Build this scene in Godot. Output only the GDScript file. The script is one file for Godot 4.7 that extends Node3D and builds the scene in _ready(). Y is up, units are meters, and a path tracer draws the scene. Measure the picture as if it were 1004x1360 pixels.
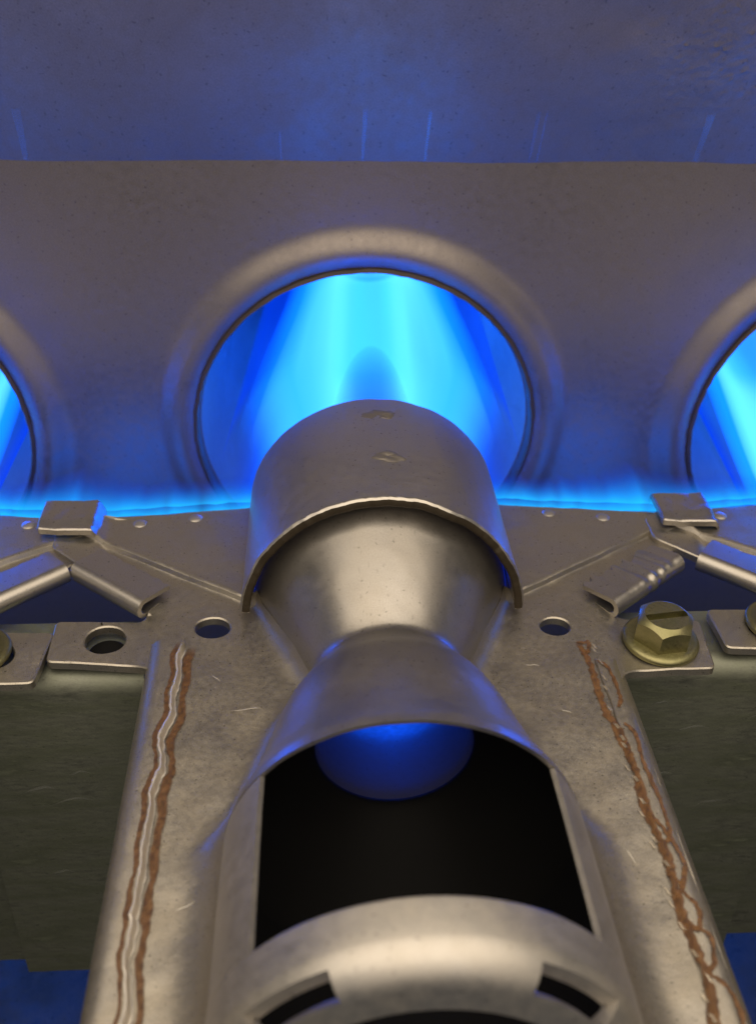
extends Node3D
# A lit gas burner under a heat exchanger panel, seen from close above. Shapes are laid out in millimetres.
const MM := 0.001
var rng := RandomNumberGenerator.new()
var wob := FastNoiseLite.new()
var taken := {}
var added := PackedVector2Array()
var margin := 0.55
var M := {}

# ---------------------------------------------------------------- naming
func numbered(called: String) -> String:
	if not taken.has(called):
		taken[called] = 0
		return called
	taken[called] += 1
	return "%s_%03d" % [called, taken[called]]

func tag(o: Node, label: String, category: String, group := "") -> void:
	o.set_meta("label", label)
	o.set_meta("category", category)
	if group != "":
		o.set_meta("group", group)

func thing(called: String, label: String, category: String, at := Vector3.ZERO, group := "") -> Node3D:
	var o := Node3D.new()
	o.name = numbered(called)
	add_child(o)
	o.position = at * MM
	tag(o, label, category, group)
	return o

# ---------------------------------------------------------------- mesh collector
class MB:
	var v := PackedVector3Array()
	var c := PackedColorArray()
	func tri(a: Vector3, b: Vector3, d: Vector3) -> void:   # normal = (d-a) x (b-a)
		v.push_back(a); v.push_back(b); v.push_back(d)
	func quad(a: Vector3, b: Vector3, d: Vector3, e: Vector3) -> void:
		tri(a, b, d); tri(a, d, e)
	func cquad(p: Array, q: Array) -> void:
		for k in [0, 1, 2, 0, 2, 3]:
			v.push_back(p[k]); c.push_back(q[k])
	func warp(f: Callable) -> void:
		for i in v.size():
			v[i] = f.call(v[i])
	func build(crease: float) -> ArrayMesh:
		var n := v.size() / 3
		var fn := PackedVector3Array()
		fn.resize(n)
		var at := {}
		var ids := PackedInt32Array()
		ids.resize(v.size())
		var lists: Array[PackedInt32Array] = []
		for f in n:
			fn[f] = (v[f * 3 + 2] - v[f * 3]).cross(v[f * 3 + 1] - v[f * 3])
			for k in 3:
				var key := Vector3i((v[f * 3 + k] * 1000.0).round())
				var id: int = at.get(key, -1)
				if id < 0:
					id = lists.size()
					at[key] = id
					lists.push_back(PackedInt32Array())
				lists[id].push_back(f)
				ids[f * 3 + k] = id
		var unit := PackedVector3Array()
		unit.resize(n)
		for f in n:
			unit[f] = fn[f].normalized()
		var cosine := cos(deg_to_rad(crease))
		var nn := PackedVector3Array()
		nn.resize(v.size())
		var out := PackedVector3Array()
		out.resize(v.size())
		for i in v.size():
			var own := unit[i / 3]
			var s := Vector3.ZERO
			for f in lists[ids[i]]:
				if unit[f].dot(own) > cosine:
					s += fn[f]
			nn[i] = s.normalized() if s.length() > 1e-12 else own
			out[i] = v[i] * 0.001
		var a := []
		a.resize(Mesh.ARRAY_MAX)
		a[Mesh.ARRAY_VERTEX] = out
		a[Mesh.ARRAY_NORMAL] = nn
		if c.size() == v.size():
			a[Mesh.ARRAY_COLOR] = c
		var m := ArrayMesh.new()
		m.add_surface_from_arrays(Mesh.PRIMITIVE_TRIANGLES, a)
		return m

func put(mb: MB, called: String, mat: Material, parent: Node = self, crease := 38.0) -> MeshInstance3D:
	var o := MeshInstance3D.new()
	o.name = numbered(called) if parent == self else called
	o.mesh = mb.build(crease)
	o.material_override = mat
	o.cast_shadow = GeometryInstance3D.SHADOW_CASTING_SETTING_ON
	parent.add_child(o, true)
	return o

# ---------------------------------------------------------------- shapes
func spline(p: PackedVector2Array, each := 6) -> PackedVector2Array:
	var out := PackedVector2Array()
	for i in p.size() - 1:
		var a := p[maxi(i - 1, 0)]
		var d := p[mini(i + 2, p.size() - 1)]
		for k in each:
			out.push_back(p[i].cubic_interpolate(p[i + 1], a, d, float(k) / each))
	out.push_back(p[p.size() - 1])
	return out

# profile: closed loop of (radius, z), outer surface first running towards +z, then the inner one back. Angle 0 is up.
func lathe(mb: MB, prof: PackedVector2Array, a0: float, a1: float, segs: int, closed := true, upright := false) -> void:
	var n := prof.size()
	var whole := absf(a1 - a0) > TAU - 1e-4
	var pt := func(k: int, j: int) -> Vector3:
		var a := lerpf(a0, a1, float(j % segs if whole else j) / segs)
		var p := prof[k % n]
		if upright:
			return Vector3(p.x * sin(a), p.y, p.x * cos(a))
		return Vector3(p.x * sin(a), p.x * cos(a), p.y)
	for j in segs:
		for k in (n if closed else n - 1):
			var a: Vector3 = pt.call(k, j)
			var b: Vector3 = pt.call(k, j + 1)
			var d: Vector3 = pt.call(k + 1, j + 1)
			var e: Vector3 = pt.call(k + 1, j)
			if upright:
				mb.quad(a, b, d, e)
			else:
				mb.quad(a, e, d, b)
	if closed and not whole:
		var t := Geometry2D.triangulate_polygon(prof)
		for i in range(0, t.size(), 3):
			mb.tri(pt.call(t[i], 0), pt.call(t[i + 1], 0), pt.call(t[i + 2], 0))
			mb.tri(pt.call(t[i], segs), pt.call(t[i + 2], segs), pt.call(t[i + 1], segs))

func tube_loop(outer: PackedVector2Array, thick: float, bev := 0.15) -> PackedVector2Array:
	var loop := PackedVector2Array()
	var n := outer.size()
	loop.push_back(outer[0] + Vector2(-bev, 0))
	loop.push_back(outer[0] + Vector2(0, bev))
	for i in range(1, n - 1):
		loop.push_back(outer[i])
	loop.push_back(outer[n - 1] + Vector2(0, -bev))
	loop.push_back(outer[n - 1] + Vector2(-bev, 0))
	for i in n:
		loop.push_back(outer[n - 1 - i] + Vector2(-thick, 0))
	return loop

func rounded(p: Array, r: float, segs := 5) -> PackedVector2Array:   # entries: Vector2, or Vector3 with a radius of its own
	var out := PackedVector2Array()
	var n := p.size()
	for i in n:
		var b := Vector2(p[i].x, p[i].y)
		var a := Vector2(p[(i + n - 1) % n].x, p[(i + n - 1) % n].y)
		var c := Vector2(p[(i + 1) % n].x, p[(i + 1) % n].y)
		var rr: float = p[i].z if p[i] is Vector3 else r
		rr = minf(rr, minf(a.distance_to(b), c.distance_to(b)) * 0.45)
		if rr < 0.02 or absf((a - b).normalized().dot((c - b).normalized())) > 0.995:
			out.push_back(b)
			continue
		var s := b + (a - b).normalized() * rr
		var e := b + (c - b).normalized() * rr
		for k in segs + 1:
			var t := float(k) / segs
			out.push_back(s.lerp(b, t).lerp(b.lerp(e, t), t))
	return out

func dense(p: PackedVector2Array, step: float) -> PackedVector2Array:
	var out := PackedVector2Array()
	for i in p.size():
		var a := p[i]
		var b := p[(i + 1) % p.size()]
		if a.distance_to(b) < 1e-3:
			continue
		var k := maxi(1, ceili(a.distance_to(b) / step))
		for j in k:
			out.push_back(a.lerp(b, float(j) / k))
	return out

func inset(p: PackedVector2Array, by: float) -> PackedVector2Array:   # moves every vertex to the left of the running direction
	var out := PackedVector2Array()
	var n := p.size()
	for i in n:
		var d := (p[(i + 1) % n] - p[(i + n - 1) % n]).normalized()
		out.push_back(p[i] + Vector2(-d.y, d.x) * by)
	return out

func ccw(p: PackedVector2Array, want: bool) -> PackedVector2Array:
	var area := 0.0
	for i in p.size():
		area += p[i].cross(p[(i + 1) % p.size()])
	if (area > 0.0) != want:
		p.reverse()
	return p

func circle(c: Vector2, r: float, n := 28, squash := 1.0) -> PackedVector2Array:
	var out := PackedVector2Array()
	for i in n:
		out.push_back(c + Vector2(cos(TAU * i / n) * r, sin(TAU * i / n) * r * squash))
	return out

# A bent sheet with thickness, holes and bevelled edges: (u, v) in the plan, height(u, v) its relief; map turns (u, height, v) into the place.
func sheet(mb: MB, outline: PackedVector2Array, holes: Array, thick: float, bev: float, step: float, height: Callable, map: Callable, flip := false, extra := PackedVector2Array()) -> void:
	var loops: Array[PackedVector2Array] = [dense(ccw(outline, true), step)]
	for h in holes:
		loops.push_back(dense(ccw(h, false), step))
	var tops: Array[PackedVector2Array] = []
	var pts := PackedVector2Array()
	for l in loops:
		var t := inset(l, bev)
		tops.push_back(t)
		pts.append_array(t)
	var inner: Array = Geometry2D.offset_polygon(tops[0], -step * margin)
	var around: Array = []
	for i in range(1, tops.size()):
		var back := tops[i].duplicate()
		back.reverse()
		around.append_array(Geometry2D.offset_polygon(back, step * margin))
	var lo := outline[0]
	var hi := outline[0]
	for q in outline:
		lo = lo.min(q)
		hi = hi.max(q)
	var cand := extra.duplicate()
	if extra.is_empty():
		var row := 0
		var y := lo.y
		while y < hi.y:
			var x := lo.x + (step * 0.5 if row % 2 else 0.0)
			while x < hi.x:
				cand.push_back(Vector2(x, y) + Vector2(rng.randf() - 0.5, rng.randf() - 0.5) * step * 0.15)
				x += step
			y += step * 0.866
			row += 1
		if not added.is_empty():
			var kept := PackedVector2Array()
			for q in cand:
				var root_gap := absf(q.x) - root_x(q.y)
				if (absf(crease_side(absf(q.x), q.y)) > 1.1 or absf(q.x) > 44.0) and (q.y < -105.5 or root_gap > 2.7):
					kept.push_back(q)
			kept.append_array(added)
			cand = kept
	for q in cand:
		var ok := false
		for poly in inner:
			ok = ok or Geometry2D.is_point_in_polygon(q, poly)
		if ok:
			for poly in around:
				if Geometry2D.is_point_in_polygon(q, poly):
					ok = false
					break
		if ok:
			pts.push_back(q)
	var tris := Geometry2D.triangulate_delaunay(pts)
	var up := PackedVector3Array()
	var down := PackedVector3Array()
	for q in pts:
		var h: float = height.call(q.x, q.y)
		up.push_back(map.call(Vector3(q.x, h, q.y)))
		down.push_back(map.call(Vector3(q.x, h - thick, q.y)))
	var face := func(a: Vector3, b: Vector3, c: Vector3) -> void:
		if flip:
			mb.tri(a, c, b)
		else:
			mb.tri(a, b, c)
	for i in range(0, tris.size(), 3):
		var a := pts[tris[i]]
		var b := pts[tris[i + 1]]
		var c := pts[tris[i + 2]]
		var m := (a + b + c) / 3.0
		if not Geometry2D.is_point_in_polygon(m, tops[0]):
			continue
		var skip := false
		for k in range(1, tops.size()):
			if Geometry2D.is_point_in_polygon(m, tops[k]):
				skip = true
				break
		if skip:
			continue
		var ia := tris[i]
		var ib := tris[i + 1]
		var ic := tris[i + 2]
		if (b - a).cross(c - a) < 0.0:
			var s := ib
			ib = ic
			ic = s
		face.call(up[ia], up[ib], up[ic])
		face.call(down[ia], down[ic], down[ib])
	for k in loops.size():
		var l := loops[k]
		var t := tops[k]
		for i in l.size():
			var j := (i + 1) % l.size()
			var ha: float = height.call(t[i].x, t[i].y)
			var hb: float = height.call(t[j].x, t[j].y)
			var a0: Vector3 = map.call(Vector3(t[i].x, ha, t[i].y))
			var b0: Vector3 = map.call(Vector3(t[j].x, hb, t[j].y))
			var a1: Vector3 = map.call(Vector3(l[i].x, ha - bev, l[i].y))
			var b1: Vector3 = map.call(Vector3(l[j].x, hb - bev, l[j].y))
			var a2: Vector3 = map.call(Vector3(l[i].x, ha - thick, l[i].y))
			var b2: Vector3 = map.call(Vector3(l[j].x, hb - thick, l[j].y))
			var a3: Vector3 = map.call(Vector3(t[i].x, ha - thick, t[i].y))
			var b3: Vector3 = map.call(Vector3(t[j].x, hb - thick, t[j].y))
			for s in [[a0, b0, a1, b1], [a1, b1, a2, b2], [a2, b2, a3, b3]]:
				face.call(s[0], s[2], s[1])
				face.call(s[1], s[2], s[3])

# A closed section swept along stations; each station is a Transform3D whose x and y axes carry the section.
func sweep(mb: MB, sections: Array, stations: Array) -> void:
	var n: int = sections[0].size()
	var at := func(s: int, k: int) -> Vector3:
		var q: Vector2 = sections[s][k % n]
		return stations[s] * Vector3(q.x, q.y, 0)
	for s in stations.size() - 1:
		for k in n:
			mb.quad(at.call(s, k), at.call(s, k + 1), at.call(s + 1, k + 1), at.call(s + 1, k))
	for s in [0, stations.size() - 1]:
		var t := Geometry2D.triangulate_polygon(sections[s])
		for i in range(0, t.size(), 3):
			if s == 0:
				mb.tri(at.call(s, t[i]), at.call(s, t[i + 2]), at.call(s, t[i + 1]))
			else:
				mb.tri(at.call(s, t[i]), at.call(s, t[i + 1]), at.call(s, t[i + 2]))

# A stain or bead that lies along a path on top of a surface: soft sides, ridge of the given height.
func ribbon(mb: MB, path: PackedVector2Array, width: Callable, y: Callable, tint: Color, rise := 0.03, soft := 0.35) -> void:
	var n := path.size()
	var rows := []
	for i in n:
		var d := (path[mini(i + 1, n - 1)] - path[maxi(i - 1, 0)]).normalized()
		var s := Vector2(-d.y, d.x)
		var w: float = width.call(i, float(i) / (n - 1))
		var end := smoothstep(0.0, 0.04, float(i) / (n - 1)) * smoothstep(0.0, 0.04, 1.0 - float(i) / (n - 1))
		var row := []
		for k in [-1.0, -1.0 + soft, -0.3, 0.0, 0.3, 1.0 - soft, 1.0]:
			var q: Vector2 = path[i] + s * k * w * 0.5
			var h: float = y.call(q) + rise * (1.0 - absf(k) * 0.7) + 0.012
			var mot := clampf(0.5 + 0.9 * n1(q.x * 22.0, q.y * 22.0) + 0.5 * n1(q.x * 70.0, q.y * 70.0), 0.0, 1.0)
			var shade := tint if tint.g > 0.2 else Color(tint.r * lerpf(0.35, 1.5, mot), tint.g * lerpf(0.35, 1.55, mot), tint.b * lerpf(0.5, 1.4, mot), tint.a * lerpf(1.0, 0.72, mot))
			row.push_back([Vector3(q.x, h, q.y), Color(shade.r, shade.g, shade.b, (0.0 if absf(k) > 0.99 else shade.a) * end)])
		rows.push_back(row)
	for i in n - 1:
		for k in 6:
			var a: Array = rows[i][k]
			var b: Array = rows[i][k + 1]
			var c: Array = rows[i + 1][k + 1]
			var e: Array = rows[i + 1][k]
			mb.cquad([a[0], b[0], c[0], e[0]], [a[1], b[1], c[1], e[1]])

# ---------------------------------------------------------------- materials
func noise_image(size: int, freq: float, octaves: int, sd: int, kind := FastNoiseLite.TYPE_SIMPLEX_SMOOTH) -> Image:
	var f := FastNoiseLite.new()
	f.noise_type = kind
	f.seed = sd
	f.frequency = freq
	f.fractal_octaves = octaves
	return f.get_seamless_image(size, size)

# Worn sheet metal: broad cloud, fine grain, pits and pale specks. Returns [colour, roughness, height].
func metal_maps(sd: int, base: Color, spread: float, grain: float, pits: float, specks: float, cloud_tint: Color, size := 512) -> Array:
	var big := noise_image(size, 0.008, 4, sd).get_data()
	var mid := noise_image(size, 0.05, 3, sd + 1).get_data()
	var fine := noise_image(size, 0.35, 2, sd + 2).get_data()
	var dots := noise_image(size, 0.11, 1, sd + 3).get_data()
	var col := PackedByteArray()
	col.resize(size * size * 3)
	var rough := PackedByteArray()
	rough.resize(size * size)
	var high := PackedByteArray()
	high.resize(size * size)
	for i in size * size:
		var b := big[i] / 255.0 - 0.5
		var m := mid[i] / 255.0 - 0.5
		var g := fine[i] / 255.0 - 0.5
		var d := dots[i] / 255.0
		var k := 1.0 + spread * (b * 1.3 + m * 0.7) + grain * g
		var pit := smoothstep(0.9, 0.97, 1.0 - d) * pits
		var speck := smoothstep(0.93, 0.98, d) * specks
		k = k * (1.0 - pit) + speck
		var t := clampf(0.5 + b * 1.6 + m * 0.5, 0.0, 1.0)
		var c := base.lerp(cloud_tint, t)
		col[i * 3] = clampi(int(c.r * k * 255.0), 0, 255)
		col[i * 3 + 1] = clampi(int(c.g * k * 255.0), 0, 255)
		col[i * 3 + 2] = clampi(int(c.b * k * 255.0), 0, 255)
		rough[i] = clampi(int(255.0 * (0.75 + 0.22 * m + 0.16 * b + 0.2 * g + 0.25 * pit + 0.2 * speck)), 0, 255)
		high[i] = clampi(int(255.0 * (0.5 + 0.22 * m + 0.32 * g - 0.4 * pit + 0.35 * speck)), 0, 255)
	var out := []
	out.push_back(ImageTexture.create_from_image(Image.create_from_data(size, size, false, Image.FORMAT_RGB8, col)))
	out.push_back(ImageTexture.create_from_image(Image.create_from_data(size, size, false, Image.FORMAT_L8, rough)))
	out.push_back(ImageTexture.create_from_image(Image.create_from_data(size, size, false, Image.FORMAT_L8, high)))
	return out

func metal(maps: Array, tile_mm: float, rough: float, metallic: float, relief_mm: float) -> StandardMaterial3D:
	var m := StandardMaterial3D.new()
	m.albedo_texture = maps[0]
	m.roughness_texture = maps[1]
	m.roughness = rough
	m.metallic = metallic
	m.heightmap_enabled = relief_mm > 0.0
	m.heightmap_texture = maps[2]
	m.heightmap_scale = relief_mm * 0.1
	m.uv1_triplanar = true
	m.uv1_scale = Vector3.ONE * (1000.0 / tile_mm)
	m.cull_mode = BaseMaterial3D.CULL_DISABLED
	return m

func glow(c: Color) -> StandardMaterial3D:
	var m := StandardMaterial3D.new()
	m.shading_mode = BaseMaterial3D.SHADING_MODE_UNSHADED
	m.transparency = BaseMaterial3D.TRANSPARENCY_ALPHA
	m.vertex_color_use_as_albedo = true
	m.albedo_color = c.linear_to_srgb()
	m.cull_mode = BaseMaterial3D.CULL_DISABLED
	m.roughness = 1.0
	return m

func soft_stain(rough: float, metallic := 0.0) -> StandardMaterial3D:
	var m := StandardMaterial3D.new()
	m.transparency = BaseMaterial3D.TRANSPARENCY_ALPHA
	m.vertex_color_use_as_albedo = true
	m.roughness = rough
	m.metallic = metallic
	m.cull_mode = BaseMaterial3D.CULL_DISABLED
	return m

func plain(c: Color, rough: float, metallic: float) -> StandardMaterial3D:
	var m := StandardMaterial3D.new()
	m.albedo_color = c.linear_to_srgb()
	m.roughness = rough
	m.metallic = metallic
	m.cull_mode = BaseMaterial3D.CULL_DISABLED
	return m

# ---------------------------------------------------------------- the burner
var outer_profile: PackedVector2Array

func outer_radius(z: float) -> float:
	if z > -67.4:
		return lerpf(17.3, 17.6, smoothstep(-69.0, -50.0, z))
	for i in outer_profile.size() - 1:
		if z <= outer_profile[i + 1].y:
			return lerpf(outer_profile[i].x, outer_profile[i + 1].x, clampf(inverse_lerp(outer_profile[i].y, outer_profile[i + 1].y, z), 0, 1))
	return 17.6

func n1(x: float, k := 0.0) -> float:
	return wob.get_noise_2d(x, k)

func crease_side(ax: float, z: float) -> float:
	return ((ax - 17.3) * -14.0 + (z + 106.2) * -21.7) / 25.8

func root_size(z: float) -> float:
	return lerpf(2.2, 3.0, smoothstep(-106.0, -96.0, z)) + 2.4 * smoothstep(-74.0, -64.0, z)

func root_x(z: float) -> float:
	var r := outer_radius(z)
	if z < -106.0:
		return r - 0.3
	var h := root_size(z)
	return sqrt(r * r - h * h) + 0.03

func plate_height(x: float, z: float) -> float:
	var ax := absf(x)
	var h := 0.0
	var s := crease_side(ax, z)          # behind the crease the sheet is a step higher
	h += 0.8 * smoothstep(-0.28, 0.28, s) * smoothstep(43.0, 40.0, ax)
	if z > -106.0:                                                       # rounded root where the sheet rises into the tube
		var r := root_size(z)
		var q := clampf(ax - root_x(z), 0.0, r)
		h += r - sqrt(maxf(r * r - (r - q) * (r - q), 0.0))
	if x < -35.5 and z < -112.0:                                         # the left tongue laps over the next burner
		h += 0.75 * smoothstep(-36.0, -38.0, x)
	if z > -104.5 and z < -90.0 and ax > 27.0:
		h -= 0.55 * smoothstep(27.0, 30.5, ax)
	h += n1(x * 2.2, z * 2.2) * 0.16
	return h

func half_plate(side: float) -> MB:
	var o := []
	var z := -36.0
	var inner := []
	while z > -126.4:
		inner.push_back(Vector3(root_x(z), z, 0))
		z -= 1.0
	o.append_array(inner)
	o.append_array([Vector3(15.9, -127.2, 0), Vector2(28.7, -125.6), Vector2(40.2, -124.4), Vector2(42.0 if side > 0 else 43.6, -123.5), Vector2(42.0 if side > 0 else 43.4, -118.0), Vector2(38.8, -113.6), Vector2(28.9, -105.6)])
	if side < 0:
		o.append_array([Vector3(29.6, -103.4, 2.0), Vector3(40.3, -103.9, 0.8), Vector3(40.1, -96.5, 0.8), Vector3(29.5, -95.4, 2.0), Vector3(27.4, -94.0, 1.0)])
	else:
		o.append_array([Vector3(29.6, -102.2, 2.0), Vector3(39.9, -101.8, 0.8), Vector3(39.2, -92.9, 0.8), Vector3(29.3, -92.6, 2.0), Vector3(27.4, -91.4, 1.0)])
	o.append_array([Vector2(27.4, -36.0)])
	var line := rounded(o, 1.0)
	for i in line.size():
		line[i].x *= side
	var holes := []
	if side < 0:
		holes = [circle(Vector2(-33.7, -100.2), 2.45), circle(Vector2(-20.9, -101.4), 2.15, 24, 0.9)]
	else:
		holes = [circle(Vector2(33.7, -97.6), 2.3), circle(Vector2(21.2, -100.4), 1.9, 24, 0.85)]
	var mb := MB.new()
	added.clear()
	for k in 60:
		for off: float in [-0.8, -0.4, -0.13, 0.13, 0.4, 0.8]:
			var q := Vector2(17.3, -106.2) + Vector2(21.7, -14.0) / 25.8 * (k * 0.45) + Vector2(-14.0, -21.7) / 25.8 * off
			added.push_back(Vector2(q.x * side, q.y))
	for k in 110:
		var zz := -105.0 + k * 0.62
		for off: float in [0.1, 0.26, 0.5, 0.8, 1.2, 1.7, 2.3]:
			added.push_back(Vector2((root_x(zz) + off) * side, zz))
	margin = 0.14
	sheet(mb, line, holes, 1.1, 0.16, 0.85, plate_height, func(p: Vector3): return p)
	margin = 0.55
	added.clear()
	return mb

func seam_x(z: float, side: float) -> float:
	var base := 24.2 + 0.4 * sin((z + 98.0) * 0.06)
	if side < 0:
		return -(base + n1(z * 2.2, 3.0) * 0.8 + n1(z * 7.0, 8.0) * 0.1)
	return base - 0.5 + n1(z * 4.0, 20.0) * 0.25

func hem(side: float) -> MB:
	var mb := MB.new()
	var secs := []
	var sts := []
	var z := -98.4 if side < 0 else -94.0
	var top := 0.95 if side < 0 else 0.35
	while z < -35.0:
		var xi := absf(seam_x(z, side)) + (0.0 if side < 0 else 0.9)
		var s := PackedVector2Array([Vector2(xi, -0.2), Vector2(xi + 0.02, top - 0.22), Vector2(xi + 0.18, top - 0.04), Vector2(xi + 0.45, top)])
		var r := 2.3
		for k in 9:
			var a := PI * 0.5 * k / 8.0
			s.push_back(Vector2(28.3 - r + sin(a) * r, top - r + cos(a) * r + n1(z * 2.0, 40.0) * 0.1))
		s.push_back(Vector2(28.3, -13.0))
		s.push_back(Vector2(27.5, -13.0))
		s.push_back(Vector2(27.5, -1.6))
		s.push_back(Vector2(26.2, -0.2))
		if side < 0:
			for i in s.size():
				s[i].x = -s[i].x
			s.reverse()
		secs.push_back(s)
		sts.push_back(Transform3D(Basis(), Vector3(0, 0, z)))
		z += 0.7
	sweep(mb, secs, sts)
	return mb

func edge_roll(side: float, crumple: float) -> MB:
	var mb := MB.new()
	var a := Vector3(29.3 * side, 0.3, -104.6)
	var b := Vector3(38.9 * side, 0.7, -112.2)
	if side > 0:
		a = Vector3(28.6, 0.2, -103.2)
		b = Vector3(39.6, 0.6, -111.9)
	var along := (b - a).normalized()
	var out := Vector3(side * 7.6, 0, 9.6).normalized()       # towards the open gap
	var secs := []
	var sts := []
	var n := 34
	for i in n + 1:
		var t := float(i) / n
		var c := crumple * (0.22 * sin(t * 46.0) + n1(t * 160.0, 9.0) * 0.8) * smoothstep(0.12, 0.4, t)
		var r := 1.4 + c * 0.35
		var p := PackedVector2Array()
		p.push_back(Vector2(-2.2, -1.0))
		for k in 11:
			var an := -PI * 0.5 + PI * k / 10.0
			p.push_back(Vector2(cos(an) * r, 0.4 + sin(an) * r))
		var tip := -4.2 + n1(t * 90.0, 2.0) * 0.5 + crumple * n1(t * 150.0, 31.0) * 1.3
		p.push_back(Vector2(tip, 1.35 + c * 0.7 - crumple * 0.35 * smoothstep(0.3, 0.6, t)))
		p.push_back(Vector2(tip, 0.75 + c * 0.5 - crumple * 0.35 * smoothstep(0.3, 0.6, t)))
		for k in 9:
			var an := PI * 0.5 - PI * k / 8.0
			p.push_back(Vector2(cos(an) * (r - 0.65), 0.4 + sin(an) * (r - 0.65)))
		p.push_back(Vector2(-2.2, -0.15))
		secs.push_back(p)
		sts.push_back(Transform3D(Basis(out, Vector3.UP, along), a.lerp(b, t) + Vector3(0, c * 0.15, 0)))
	sweep(mb, secs, sts)
	return mb

func clip() -> MB:
	var mb := MB.new()
	var line := rounded([Vector2(-45.6, -127.6), Vector2(-37.6, -127.5), Vector2(-36.6, -120.6), Vector2(-38.0, -119.4), Vector2(-45.6, -120.0)], 0.5)
	var h := func(x: float, z: float) -> float:
		var y := 2.75
		y -= 1.9 * smoothstep(-38.4, -37.0, x)
		y += 0.15 * n1(x * 3.0, z * 3.0)
		y -= 0.3 * smoothstep(-122.0, -120.2, z)
		y -= 1.6 * smoothstep(-126.2, -127.6, z)
		return y + n1(x * 6.0, z * 6.0) * 0.12
	sheet(mb, line, [], 0.95, 0.18, 0.5, h, func(p: Vector3): return p)
	return mb

func squiggle(points: Array, each := 10, jitter := 0.12, sd := 0.0) -> PackedVector2Array:
	var p := spline(PackedVector2Array(points), each)
	for i in p.size():
		p[i] += Vector2(n1(i * 14.0, sd), n1(i * 14.0, sd + 50.0)) * jitter
	return p

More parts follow.
